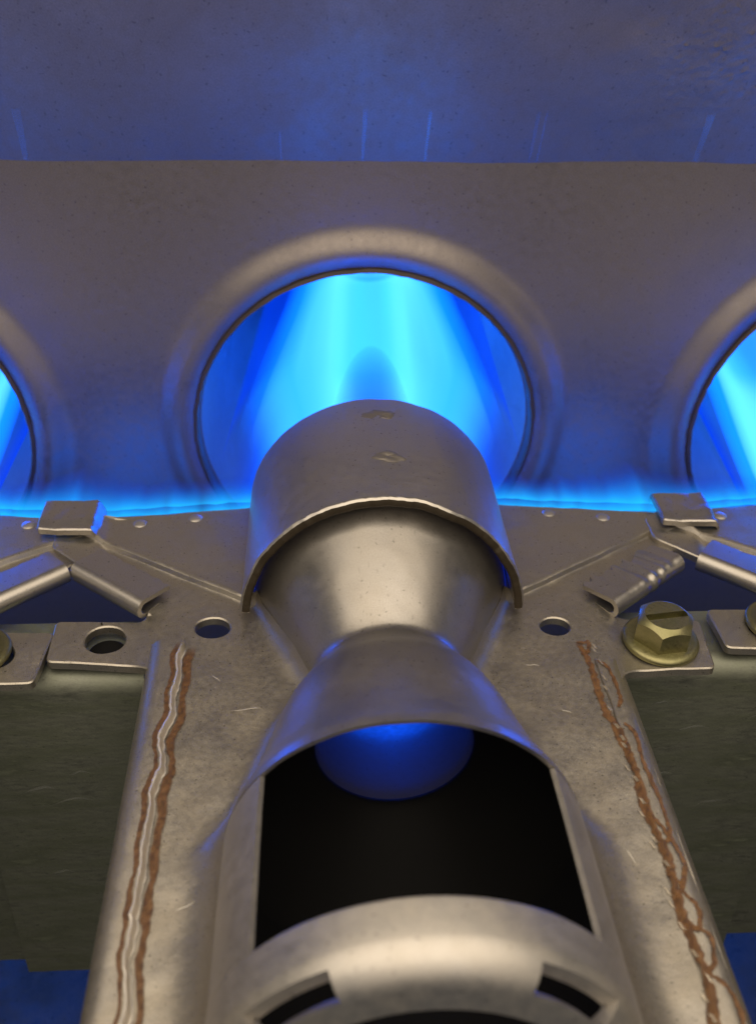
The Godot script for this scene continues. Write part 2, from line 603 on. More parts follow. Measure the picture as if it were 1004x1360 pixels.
func make_burner() -> Node3D:
	var b := thing("gas_burner", "", "burner")
	# throat, bell and head as one turned tube
	var mb := MB.new()
	var skin := outer_profile.duplicate()
	for i in outer_profile.size():
		skin.push_back(outer_profile[outer_profile.size() - 1 - i] + Vector2(-0.4, 0))
	lathe(mb, skin, 0, TAU, 96)
	mb.warp(func(p: Vector3) -> Vector3:
		var k := 1.0 + n1(p.x * 2.5 + p.z, p.y * 2.5 + 70.0) * 0.006 + n1(p.x * 8.0, p.z * 8.0 + p.y * 5.0) * 0.0025
		return Vector3(p.x * k, p.y * k, p.z))
	put(mb, "venturi_tube", M.steel, b, 30)
	mb = MB.new()
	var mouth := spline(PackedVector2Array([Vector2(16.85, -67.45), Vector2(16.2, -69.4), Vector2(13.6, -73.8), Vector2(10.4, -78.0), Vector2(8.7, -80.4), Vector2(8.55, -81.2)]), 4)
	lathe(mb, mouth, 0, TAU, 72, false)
	put(mb, "shade_painted_mouth", M.inside, b, 40)  # near-black lining paints the shade inside the mouth
	mb = MB.new()
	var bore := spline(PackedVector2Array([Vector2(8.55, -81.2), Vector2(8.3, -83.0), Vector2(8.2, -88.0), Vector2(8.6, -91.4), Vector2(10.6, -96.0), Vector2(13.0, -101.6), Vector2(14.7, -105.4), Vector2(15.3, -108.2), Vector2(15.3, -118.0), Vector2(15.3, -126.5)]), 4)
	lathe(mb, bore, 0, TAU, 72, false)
	put(mb, "shade_painted_bore", M.bore, b, 40)  # colour darkened so the bore looks out of the lamp light
	# air inlet: three quarters of a drum, the window cut out of its top
	mb = MB.new()
	var drum := PackedVector2Array([Vector2(17.3, -67.35), Vector2(17.33, -67.0), Vector2(17.45, -63), Vector2(17.52, -58), Vector2(17.58, -53), Vector2(17.6, -49.4), Vector2(17.6, -49.1)])
	lathe(mb, tube_loop(drum, 0.5), deg_to_rad(50.8), deg_to_rad(309.2), 72)
	put(mb, "air_inlet_drum", M.ring, b, 30)
	mb = MB.new()
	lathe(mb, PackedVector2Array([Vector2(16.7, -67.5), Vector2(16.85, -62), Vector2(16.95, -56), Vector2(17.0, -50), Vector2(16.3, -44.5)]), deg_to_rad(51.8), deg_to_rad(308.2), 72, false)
	put(mb, "shade_painted_inner_wall", M.inside, b, 40)  # inlet darkness put into the colour of this lining
	# ring in front of the window, with two curved slots
	mb = MB.new()
	var ring := PackedVector2Array([Vector2(17.62, -49.05), Vector2(17.68, -48.8), Vector2(17.7, -47), Vector2(17.7, -45.9), Vector2(14.9 + cos(PI / 14.0) * 2.8, -45.9 + sin(PI / 14.0) * 2.8), Vector2(14.9 + cos(PI / 7.0) * 2.8, -45.9 + sin(PI / 7.0) * 2.8)])
	lathe(mb, tube_loop(ring, 1.3, 0.0), 0, TAU, 360)
	var lip := PackedVector2Array()
	for k in 8:
		var a := PI * 0.5 * k / 7.0
		lip.push_back(Vector2(14.9 + cos(a) * 2.8, -45.9 + sin(a) * 2.8))
	var mid := PackedVector2Array([lip[2], lip[3], lip[4], lip[5], lip[6], lip[6] + Vector2(-0.7, -1.0), lip[4] + Vector2(-0.9, -0.8), lip[2] + Vector2(-1.1, -0.5)])
	lathe(mb, mid, deg_to_rad(-26), deg_to_rad(26), 52)
	lathe(mb, mid, deg_to_rad(53), deg_to_rad(307), 254)
	var front := PackedVector2Array([lip[6], lip[7], Vector2(12.8, -43.1), Vector2(12.8, -44.0), lip[7] + Vector2(-0.2, -1.0), lip[6] + Vector2(-0.7, -1.0)])
	lathe(mb, front, 0, TAU, 360)
	put(mb, "front_ring", M.ring, b, 42)
	# the collar over the head
	mb = MB.new()
	var col := PackedVector2Array([Vector2(17.3, -128.4), Vector2(17.4, -127.9), Vector2(17.45, -122), Vector2(17.5, -116), Vector2(17.5, -112), Vector2(17.5, -108), Vector2(17.55, -105), Vector2(17.65, -103.2), Vector2(17.6, -102.7)])
	lathe(mb, tube_loop(col, 1.05, 0.25), deg_to_rad(-86), deg_to_rad(86), 110)
	mb.warp(func(p: Vector3) -> Vector3:
		var a := atan2(p.x, p.y)
		var near := smoothstep(-108.0, -102.8, p.z)
		var k := 1.0 + (n1(a * 60.0, p.z * 3.0) * 0.006 + near * n1(a * 90.0, 5.0) * 0.005)
		return Vector3(p.x * k, p.y * k, p.z + near * (n1(a * 160.0, 77.0) * 0.1 + n1(a * 40.0, 12.0) * 0.5)))
	var collar := put(mb, "collar", M.collar, b, 34)
	mb = MB.new()
	lathe(mb, PackedVector2Array([Vector2(17.42, -102.62), Vector2(17.1, -102.5), Vector2(16.7, -102.52), Vector2(16.45, -102.7), Vector2(16.5, -103.2), Vector2(17.2, -103.2)]), deg_to_rad(-85.5), deg_to_rad(85.5), 220)
	mb.warp(func(p: Vector3) -> Vector3:
		var a := atan2(p.x, p.y)
		var k := 1.0 + n1(a * 60.0, p.z * 3.0) * 0.006 + n1(a * 300.0, p.z * 20.0) * 0.003
		return Vector3(p.x * k, p.y * k, p.z + n1(a * 160.0, 77.0) * 0.1 + n1(a * 40.0, 12.0) * 0.5 + n1(a * 700.0, 3.0) * 0.05))
	put(mb, "cut_edge", M.burr, collar, 30)
	for w in [[0.5, 17.5, -123.4, 2.3, 0.62], [0.9, 17.56, -112.6, 1.8, 0.7]]:
		mb = MB.new()
		var rows := 7
		var pt := func(i: int, k: int) -> Vector3:      # a puckered scar: raised ragged rim, sunk middle
			var a := TAU * (k % 26) / 26.0
			var t := float(i) / rows
			var rag := 1.0 + (n1(cos(a) * 11.0 + w[2], sin(a) * 11.0) * 0.8) * t
			var x: float = w[0] + cos(a) * w[3] * t * rag
			var z: float = w[2] + sin(a) * w[3] * w[4] * t * rag
			var h := -0.03 + (0.1 + 0.2 * n1(cos(a) * 12.0, sin(a) * 12.0 + w[2])) * sin(PI * clampf(t, 0.0, 1.0)) + 0.06 * n1(x * 30.0, z * 30.0)
			return Vector3(x, sqrt(w[1] * w[1] - x * x) + (h if i < rows else -0.1), z)
		for i in rows:
			for k in 26:
				mb.quad(pt.call(i, k), pt.call(i + 1, k), pt.call(i + 1, k + 1), pt.call(i, k + 1))
		put(mb, "spot_weld", M.scar, collar, 50)
	# flat halves beside the tube
	for side in [-1.0, 1.0]:
		put(half_plate(side), "flange_plate", M.plate, b, 30)
		var hm := put(hem(side), "hemmed_edge", M.plate, b, 40)
		for q in ([[-18.0, -87.0, -14.4, -87.2, 0.28], [-19.5, -62.0, -21.5, -61.2, 0.15], [-20.4, -93.0, -19.2, -91.6, 0.2]] if side < 0 else [[19.0, -86.0, 20.2, -85.2, 0.22], [16.2, -93.6, 18.0, -93.2, 0.2], [21.6, -67.0, 22.2, -64.5, 0.15]]):
			var marks := MB.new()
			var bow := PackedVector2Array()
			for k in 6:
				bow.push_back(Vector2(lerpf(q[0], q[2], k / 5.0), lerpf(q[1], q[3], k / 5.0) + 0.1 * sin(k * 1.3)))
			ribbon(marks, bow, func(_i: int, t: float): return q[4] * (0.2 + 0.6 * sin(PI * t)), func(p: Vector2): return plate_height(p.x, p.y), Color(0.72, 0.68, 0.6, 0.75), 0.02, 0.4)
			put(marks, "scratch", M.bead, b, 60)
		put(edge_roll(side, 0.0 if side < 0 else 1.0), "rolled_edge", M.steel, b, 45)
		for r in [[32.4, -123.2], [24.9, -124.4]]:
			mb = MB.new()
			var dome := PackedVector2Array([Vector2(1.0, -0.05), Vector2(0.85, 0.1), Vector2(0.5, 0.2), Vector2(0.001, 0.23)])
			lathe(mb, dome, 0, TAU, 16, false, true)
			var rv := put(mb, "rivet", M.ring, b, 60)
			rv.position = Vector3(r[0] * side, 0.8, r[1]) * MM
		mb = MB.new()
		if side < 0:
			var line := PackedVector2Array()
			var z := -98.2
			while z < -36.0:
				line.push_back(Vector2(seam_x(z, side) + 0.05, z))
				z += 0.35
			var on := func(q: Vector2) -> float: return 0.1 + 0.86 * smoothstep(0.12, -0.1, q.x - seam_x(q.y, side))
			var rust := MB.new()
			for off in [-0.75, 0.85]:
				var shifted := PackedVector2Array()
				for q in line:
					shifted.push_back(q + Vector2(off + n1(q.y * 4.0, off * 30.0) * 0.14, 0))
				var wide: float = 0.58 if off < 0.0 else 0.98
				ribbon(rust, shifted, func(i: int, _t: float): return wide * (1.0 + n1(i * 1.0, 60.0 + off) * 0.6 + n1(i * 3.5, 80.0 + off) * 0.15), on, Color(0.09, 0.038, 0.012, 0.97), 0.03, 0.4)
			put(rust, "rust_streak", M.stain, hm, 60)
			var bare := PackedVector2Array()
			for q in line:
				bare.push_back(Vector2(seam_x(q.y, side) - 0.02 + n1(q.y * 6.0, 90.0) * 0.06, q.y))
			ribbon(mb, bare, func(i: int, _t: float): return 0.72 + n1(i * 2.0, 70.0) * 0.25, func(q: Vector2): return on.call(q) + 0.03, Color(0.66, 0.62, 0.56, 1.0), 0.2, 0.3)
			put(mb, "bare_metal_bead", M.bead, hm, 60)
		else:
			var flat := func(q: Vector2) -> float: return plate_height(q.x, q.y) + 0.03 + 0.36 * smoothstep(0.5, 1.0, q.x - seam_x(q.y, side))
			var rust_tint := Color(0.115, 0.05, 0.015, 0.95)
			var runs := [
				[[23.4, -97.4], [24.0, -93.0], [23.9, -87.0], [24.7, -81.0], [25.0, -77.0], [24.8, -71.0], [25.2, -65.0], [24.8, -59.0], [25.1, -53.0], [24.3, -47.0], [24.3, -40.0]],
				[[23.2, -97.3], [24.5, -97.0], [24.3, -95.6], [23.8, -95.2]],
				[[24.8, -93.6], [25.9, -92.0], [26.1, -87.5], [25.5, -85.6]],
				[[25.4, -83.2], [26.3, -81.4], [26.1, -77.0], [26.5, -72.0], [26.3, -68.2], [25.5, -66.8]],
				[[24.9, -70.5], [26.0, -68.0], [26.6, -64.2], [25.6, -61.5], [26.4, -59.6], [25.9, -57.4], [24.9, -57.8]],
				[[25.0, -57.5], [26.6, -56.6], [26.2, -54.0], [25.4, -53.0], [26.6, -51.6], [26.9, -49.0], [26.2, -46.0], [26.9, -43.0], [26.7, -38.0]],
				[[24.7, -63.5], [25.6, -62.0], [24.7, -60.4]],
			]
			var k := 0
			for r in runs:
				var pts := []
				for q in r:
					pts.push_back(Vector2(q[0], q[1]))
				var first := k == 0
				ribbon(mb, squiggle(pts, 14 if first else 9, 0.28 if first else 0.15, k * 7.0), func(i: int, _t: float): return (0.95 if first else 0.5) * (1.0 + n1(i * 3.0, k * 5.0) * 0.7 + n1(i * 12.0, k * 5.0) * 0.2), flat, rust_tint, 0.08, 0.35)
				k += 1
			put(mb, "rust_streak", M.stain, hm, 60)
			# pale beads where the rust has flaked off
			mb = MB.new()
			for j in 26:
				var z := lerpf(-97.0, -42.0, j / 25.0) + rng.randf_range(-0.9, 0.9)
				var x := 24.4 + rng.randf_range(-0.25, 0.8)
				ribbon(mb, PackedVector2Array([Vector2(x - 0.3, z - 0.5), Vector2(x, z - 0.1), Vector2(x + 0.1, z + 0.4), Vector2(x + 0.35, z + 0.7)]), func(_i: int, t: float): return 0.35 * sin(PI * clampf(t, 0.1, 0.9)), func(q: Vector2): return flat.call(q) + 0.09, Color(0.5, 0.44, 0.35, 0.65), 0.05, 0.4)
			put(mb, "flaked_patches", M.bead, hm, 60)
	put(clip(), "lapped_clip", M.steel, b, 40)
	return b

# ---------------------------------------------------------------- flames
func flame_shell(rad: Callable, z0: float, z1: float, tint: Callable, lean := 0.045, segs := 40, rings := 40) -> MB:
	var mb := MB.new()
	var at := func(i: int, j: int) -> Array:
		var t := float(i) / rings
		var a := TAU * (j % segs) / segs
		var z := lerpf(z0, z1, t)
		var r: float = rad.call(t)
		return [Vector3(r * sin(a) + lean * (-128.0 - z), r * cos(a), z), tint.call(t, a)]
	for i in rings:
		for j in segs:
			var q := [at.call(i, j), at.call(i, j + 1), at.call(i + 1, j + 1), at.call(i + 1, j)]
			mb.cquad([q[0][0], q[1][0], q[2][0], q[3][0]], [q[0][1], q[1][1], q[2][1], q[3][1]])
	return mb

func make_flame() -> Node3D:
	var f := thing("gas_flame", "", "flame")
	# soft blue outside, bright mantle, dark unburnt cone
	put(flame_shell(func(t: float): return 22.5 - 3.5 * t, -130.0, -262.0, func(t: float, a: float):
		var u := absf(sin(a))
		return Color(0.0, 0.05, 0.3, 0.6 * smoothstep(0.45, 0.8, u) * smoothstep(1.0, 0.86, u) * smoothstep(0.0, 0.1, t))), "outer_flame", M.flame, f, 60)
	put(flame_shell(func(t: float): return 16.4 + 4.6 * smoothstep(0.0, 0.1, t) - 4.6 * smoothstep(0.06, 0.6, t), -127.5, -262.0, func(t: float, a: float):
		var u := absf(sin(a))
		var s := smoothstep(1.0, 0.55, u) * (0.1 + 0.9 * smoothstep(0.2, 0.6, u) if cos(a) > 0 else 1.0)
		var lit := lerpf(s, smoothstep(1.0, 0.5, u), smoothstep(0.3, 0.45, t))
		return Color(0.01, 0.42, 1.0, 0.75 * lit)), "mantle", M.flame, f, 60)
	put(flame_shell(func(t: float): return 15.8 + 3.2 * smoothstep(0.0, 0.1, t) - 5.4 * smoothstep(0.06, 0.65, t), -127.5, -250.0, func(t: float, a: float):
		var u := absf(sin(a))
		var s := smoothstep(1.0, 0.45, u) * (1.0 - 0.95 * smoothstep(0.6, 0.22, u) * smoothstep(0.5, 0.36, t) if cos(a) > 0 else 1.0)
		var mid := smoothstep(0.48, 0.58, t) * smoothstep(0.68, 0.2, u)
		return Color(0.16 - 0.1 * mid, 1.0 - 0.3 * mid + 0.1 * n1(a * 60.0, t * 12.0), 1.0, 0.97 * s)), "bright_core", M.flame, f, 60)
	put(flame_shell(func(t: float): return 7.6 * sqrt(maxf(1.0 - t * t, 0.0001)), -127.0, -180.0, func(t: float, a: float):
		return Color(0.0, 0.075, 0.3, 0.97 * (1.0 - t * t) * pow(absf(cos(a)), 1.7))), "inner_cone", M.flame, f, 60)
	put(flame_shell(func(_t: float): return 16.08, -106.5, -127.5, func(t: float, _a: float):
		return Color(0.0, 0.08, 0.6, 0.7 * smoothstep(0.0, 0.4, t)), 0.0, 40, 8), "gap_glow", M.flame, f, 60)  # glowing shell added to make the collar gap look lit blue
	for l in [[-172.0, 0.0012], [-215.0, 0.003]]:
		var o := OmniLight3D.new()
		o.name = "flame_light"
		o.light_color = Color(0.0, 0.30, 1.0)
		o.light_energy = l[1]
		o.light_size = 0.01
		o.omni_range = 3.0
		o.omni_attenuation = 2.0
		o.shadow_enabled = true
		o.position = Vector3(0, 2, l[0]) * MM
		f.add_child(o, true)
	var root := OmniLight3D.new()
	root.name = "flame_light"
	root.light_color = Color(0.0, 0.3, 1.0)
	root.light_energy = 0.0014
	root.light_size = 0.01
	root.omni_range = 3.0
	root.omni_attenuation = 2.0
	root.shadow_enabled = true
	root.position = Vector3(0, 0, -116.0) * MM
	f.add_child(root, true)
	return f

func make_crossover() -> Node3D:
	var f := thing("crossover_flame", "", "flame")
	for k in 4:
		var mb := MB.new()
		var n := 48
		var deep := 9
		var y: float = [-2.2, -1.1, 0.1, 1.3][k]
		var at := func(i: int, j: int) -> Array:
			var u := lerpf(-23.5, 23.5, float(i) / n)
			var t := float(j) / deep
			var hump := 1.0 + 0.7 * exp(-pow((u + 2.0) / 5.0, 2.0)) + n1(u * 6.0, 15.0) * 0.25
			var z := -125.5 - t * (4.6 + 0.9 * k) * hump - 2.2 * absf(u) / 23.5
			var fade := pow(1.0 - t, 1.6)
			var lift := 0.8 * hump * sin(t * PI) + n1(u * 5.0, k * 9.0) * 0.25
			return [Vector3(u, y + lift, z), Color(0.02 * fade, lerpf(0.04, 0.62, fade * fade), lerpf(0.35, 0.8, fade), 0.72 * fade * clampf(0.85 + 0.5 * n1(u * 8.0, 33.0 + k) + 0.2 * n1(u * 26.0, 51.0 + k * 3.0), 0.0, 1.3))]
		for i in n:
			for j in deep:
				var q := [at.call(i, j), at.call(i + 1, j), at.call(i + 1, j + 1), at.call(i, j + 1)]
				mb.cquad([q[0][0], q[1][0], q[2][0], q[3][0]], [q[0][1], q[1][1], q[2][1], q[3][1]])
		put(mb, "flame_tongue", M.tongue, f, 60)
	var o := OmniLight3D.new()
	o.name = "flame_light"
	o.light_color = Color(0.0, 0.4, 1.0)
	o.light_energy = 0.0002
	o.light_size = 0.01
	o.omni_range = 3.0
	o.omni_attenuation = 2.0
	o.shadow_enabled = true
	o.position = Vector3(0, -14.0, -136.0) * MM
	f.add_child(o, true)
	return f

# ---------------------------------------------------------------- bolt
func make_bolt() -> Node3D:
	var b := thing("hex_bolt", "", "bolt")
	var mb := MB.new()
	var disc := PackedVector2Array([Vector2(0.01, 0.0), Vector2(4.3, 0.0), Vector2(4.6, 0.18), Vector2(4.65, 0.5), Vector2(4.5, 0.78), Vector2(4.2, 0.92), Vector2(3.8, 1.0), Vector2(0.01, 1.35)])
	disc.reverse()
	lathe(mb, disc, 0, TAU, 48, false, true)
	put(mb, "flange", M.zinc, b, 40)
	# hexagon with a chamfered crown and a driver slot
	mb = MB.new()
	var n := 72
	var ap := 3.15
	var rc := 2.95
	var top := 4.3
	var ring := func(a: float, row: int) -> Vector3:
		var r := ap / cos(fposmod(a, PI / 3.0) - PI / 6.0)
		var y := 1.0
		if row == 1:
			y = top - 0.25 - (r - rc) * 0.85
		elif row == 2:
			r = rc
			y = top - 0.2
		elif row == 3:
			r = rc - 0.35
			y = top
		return Vector3(r * cos(a), y, r * sin(a))
	for k in n:
		var a := TAU * k / n
		var c := TAU * (k + 1) / n
		for row in 3:
			mb.quad(ring.call(a, row), ring.call(c, row), ring.call(c, row + 1), ring.call(a, row + 1))
	var w := 0.5
	var rt := rc - 0.35
	var steps := 24
	for sgn in [-1.0, 1.0]:
		var lim := acos(w / rt)
		for k in steps:
			var a := lerpf(-lim, lim, float(k) / steps)
			var c := lerpf(-lim, lim, float(k + 1) / steps)
			var pa := Vector3(rt * sin(a), top, rt * cos(a) * sgn)
			var pc := Vector3(rt * sin(c), top, rt * cos(c) * sgn)
			var qa := Vector3(pa.x, top, w * sgn)
			var qc := Vector3(pc.x, top, w * sgn)
			mb.quad(pa, pc, qc, qa)
			mb.quad(qa, qc, Vector3(qc.x, top - 1.0, w * sgn), Vector3(qa.x, top - 1.0, w * sgn))
	var e := rt * sin(acos(w / rt))
	mb.quad(Vector3(-e, top - 1.0, -w), Vector3(e, top - 1.0, -w), Vector3(e, top - 1.0, w), Vector3(-e, top - 1.0, w))
	for sgn in [-1.0, 1.0]:
		mb.quad(Vector3(e * sgn, top - 1.0, -w), Vector3(e * sgn, top - 1.0, w), Vector3(e * sgn, top, w), Vector3(e * sgn, top, -w))
	put(mb, "hex_head", M.zinc, b, 28)
	return b

func dup(o: Node3D, called: String, at: Vector3, label: String) -> Node3D:
	var c: Node3D = o.duplicate()
	c.name = numbered(called)
	add_child(c)
	c.position = at * MM
	c.set_meta("label", label)
	return c

# ---------------------------------------------------------------- scene
func _ready() -> void:
	rng.seed = 7
	wob.seed = 11
	wob.frequency = 0.05
	# camera
	var cam := Camera3D.new()
	cam.name = "camera"
	cam.near = 0.005
	cam.far = 4.0
	var pitch := 0.5853
	var yaw := 0.0689
	var roll := 0.02475
	var fwd := Vector3(sin(yaw) * cos(pitch), -sin(pitch), -cos(yaw) * cos(pitch))
	var right := fwd.cross(Vector3.UP).normalized()
	var up := right.cross(fwd)
	var r2 := right * cos(roll) + up * sin(roll)
	var u2 := up * cos(roll) - right * sin(roll)
	cam.transform = Transform3D(Basis(r2, u2, -fwd), Vector3(-8.0, 84.04, 0) * MM)
	cam.fov = 51.444
	var lens := CameraAttributesPhysical.new()
	lens.frustum_focal_length = 24.91
	lens.frustum_focus_distance = 0.126
	lens.exposure_aperture = 22.0
	lens.frustum_near = 0.005
	lens.frustum_far = 4.0
	cam.attributes = lens
	add_child(cam)
	cam.current = true
	# surroundings
	var we := WorldEnvironment.new()
	we.name = "surroundings"
	var env := Environment.new()
	env.background_mode = Environment.BG_COLOR
	env.background_color = Color(0.075, 0.075, 0.078).linear_to_srgb()
	env.tonemap_mode = Environment.TONE_MAPPER_LINEAR
	env.tonemap_exposure = 1.14
	env.sdfgi_enabled = true
	env.ssao_enabled = true
	env.ssil_enabled = true
	we.environment = env
	add_child(we)
	# the room's lamp, above and in front
	var lamp := AreaLight3D.new()
	lamp.name = "room_lamp"
	lamp.area_size = Vector2(1.1, 0.8)
	lamp.light_color = Color(1.0, 0.93, 0.83)
	lamp.light_energy = 0.68
	lamp.area_range = 5.0
	lamp.shadow_enabled = true
	add_child(lamp)
	lamp.look_at_from_position(Vector3(-0.03, 0.5, 0.02), Vector3(0, 0, -0.08), Vector3(0, 0, -1))

	# unseen fill lamp added behind the viewer to brighten the fronts
	var fill := AreaLight3D.new()
	fill.name = "added_fill"
	fill.area_size = Vector2(0.7, 0.5)
	fill.light_color = Color(1.0, 0.93, 0.84)
	fill.light_energy = 0.13
	fill.area_range = 5.0
	fill.shadow_enabled = true
	add_child(fill)
	fill.look_at_from_position(Vector3(0.06, 0.3, 0.52), Vector3(0, 0, -0.09), Vector3.UP)

	# materials
	var steel := metal_maps(3, Color(0.70, 0.685, 0.665), 0.1, 0.16, 0.3, 0.04, Color(0.65, 0.63, 0.60))
	var plate := metal_maps(23, Color(0.64, 0.62, 0.585), 0.06, 0.3, 0.5, 0.22, Color(0.60, 0.575, 0.53))
	var paint := metal_maps(43, Color(0.53, 0.505, 0.485), 0.04, 0.22, 0.25, 0.06, Color(0.50, 0.475, 0.455))
	var zincm := metal_maps(63, Color(0.56, 0.565, 0.51), 0.55, 0.25, 0.3, 0.12, Color(0.33, 0.34, 0.29))
	M.steel = metal(steel, 40.0, 0.51, 0.95, 0.025)
	M.steel.albedo_color = Color(0.92, 0.92, 0.92)
	M.ring = metal(steel, 41.0, 0.64, 0.92, 0.012)
	M.collar = metal(steel, 37.0, 0.56, 0.95, 0.02)
	M.plate = metal(plate, 27.0, 0.58, 0.94, 0.05)
	M.panel = metal(paint, 40.0, 0.62, 0.9, 0.03)
	M.hood = metal(paint, 52.0, 0.78, 0.9, 0.05)
	M.hood.albedo_color = Color(1.15, 1.15, 1.17)
	M.rail = metal(zincm, 34.0, 0.72, 0.75, 0.04)
	M.rail.albedo_color = Color(1.02, 1.03, 1.04)
	M.rail.uv1_scale = Vector3(1000.0 / 75.0, 1000.0 / 17.0, 1000.0 / 40.0)
	M.tube = metal(steel, 60.0, 0.5, 0.7, 0.03)
	M.tube.albedo_color = Color(0.78, 0.78, 0.8)
	M.pan = metal(zincm, 55.0, 0.6, 0.8, 0.05)
	M.pan.albedo_color = Color(0.7, 0.72, 0.8)
	M.scar = plain(Color(0.24, 0.22, 0.2), 0.6, 0.9)
	M.burnt = plain(Color(0.06, 0.045, 0.035), 0.6, 0.4)
	M.burr = metal(plate, 6.0, 0.8, 0.8, 0.05)
	M.burr.albedo_color = Color(0.42, 0.39, 0.35)
	M.scale_dark = plain(Color(0.085, 0.075, 0.065), 0.65, 0.6)
	M.bead = soft_stain(0.4, 0.7)
	M.stain = soft_stain(0.75)
	M.zinc = metal(zincm, 12.0, 0.55, 0.92, 0.008)
	M.zinc.albedo_color = Color(1.15, 1.1, 0.92)
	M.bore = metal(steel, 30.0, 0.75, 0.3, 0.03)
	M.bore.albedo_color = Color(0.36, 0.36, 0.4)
	M.inside = plain(Color(0.006, 0.006, 0.006), 0.5, 0.0)  # near-black colour in place of the shade in hollows
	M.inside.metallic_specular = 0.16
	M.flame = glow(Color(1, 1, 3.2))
	M.tongue = glow(Color(1, 1, 1.6))
	M.scratch = soft_stain(0.35, 0.9)

	outer_profile = spline(PackedVector2Array([Vector2(16.0, -126.6), Vector2(16.0, -118), Vector2(16.0, -108.6), Vector2(15.55, -106.0), Vector2(13.55, -101.2), Vector2(11.4, -96.1), Vector2(9.45, -91.5), Vector2(9.05, -90.0), Vector2(9.35, -88.9), Vector2(10.4, -87.0), Vector2(11.9, -84.3), Vector2(13.1, -80.6), Vector2(14.2, -76.4), Vector2(15.6, -72.0), Vector2(16.9, -69.0), Vector2(17.3, -67.4)]), 5)

	build_panel()
	build_rail()
	build_tubes()

	# burners
	var b := make_burner()
	b.set_meta("label", "steel gas burner in the middle, its tube, collar and inlet window in full view")
	b.set_meta("group", "gas burners side by side")
	var left_burner := dup(b, "gas_burner", Vector3(-80.0, 0, 0), "gas burner at the left edge, of which only the right wing and bolt ear show")
	(left_burner.get_node("rolled_edge2") as MeshInstance3D).mesh = edge_roll(1.0, 0.0).build(45)
	var right_burner := dup(b, "gas_burner", Vector3(81.8, 0, 0), "gas burner at the right edge, of which only the left wing and ear corner show")

	(right_burner.get_node("lapped_clip") as Node3D).position.x = 0.0038

	var f := make_flame()
	f.set_meta("label", "blue gas flame in the middle hole, wrapped round the collar of the middle burner")
	f.set_meta("group", "flames in the panel holes")
	dup(f, "gas_flame", Vector3(-80.0, 0, 0), "blue gas flame in the cut-off hole at the left edge")
	dup(f, "gas_flame", Vector3(81.0, 0, 0), "blue gas flame in the cut-off hole at the right edge")

	var x := make_crossover()
	x.position = Vector3(-40.0, 0, 0) * MM
	x.set_meta("label", "thin blue flame along the wing edge between left and middle burners")
	x.set_meta("group", "flames along the wing edges")
	dup(x, "crossover_flame", Vector3(40.6, 0, 0), "thin blue flame along the wing edge between middle and right burners")

	var bolt := make_bolt()
	bolt.position = Vector3(33.7, -0.5, -97.6) * MM
	bolt.rotation = Vector3(0.03, 0.16, -0.02)
	bolt.set_meta("label", "yellowish slotted hex flange bolt in the middle burner's right ear, seen whole")
	bolt.set_meta("group", "flange bolts holding the burners")
	var b2 := dup(bolt, "hex_bolt", Vector3(-80.0 + 31.0, -0.5, -98.0), "brown hex flange bolt cut off by the left edge of the picture")
	b2.rotation.y = 0.7
	var b3 := dup(bolt, "hex_bolt", Vector3(81.8 - 31.8, -0.5, -100.2), "hex flange bolt cut off by the right edge of the picture")
	b3.rotation.y = 1.1

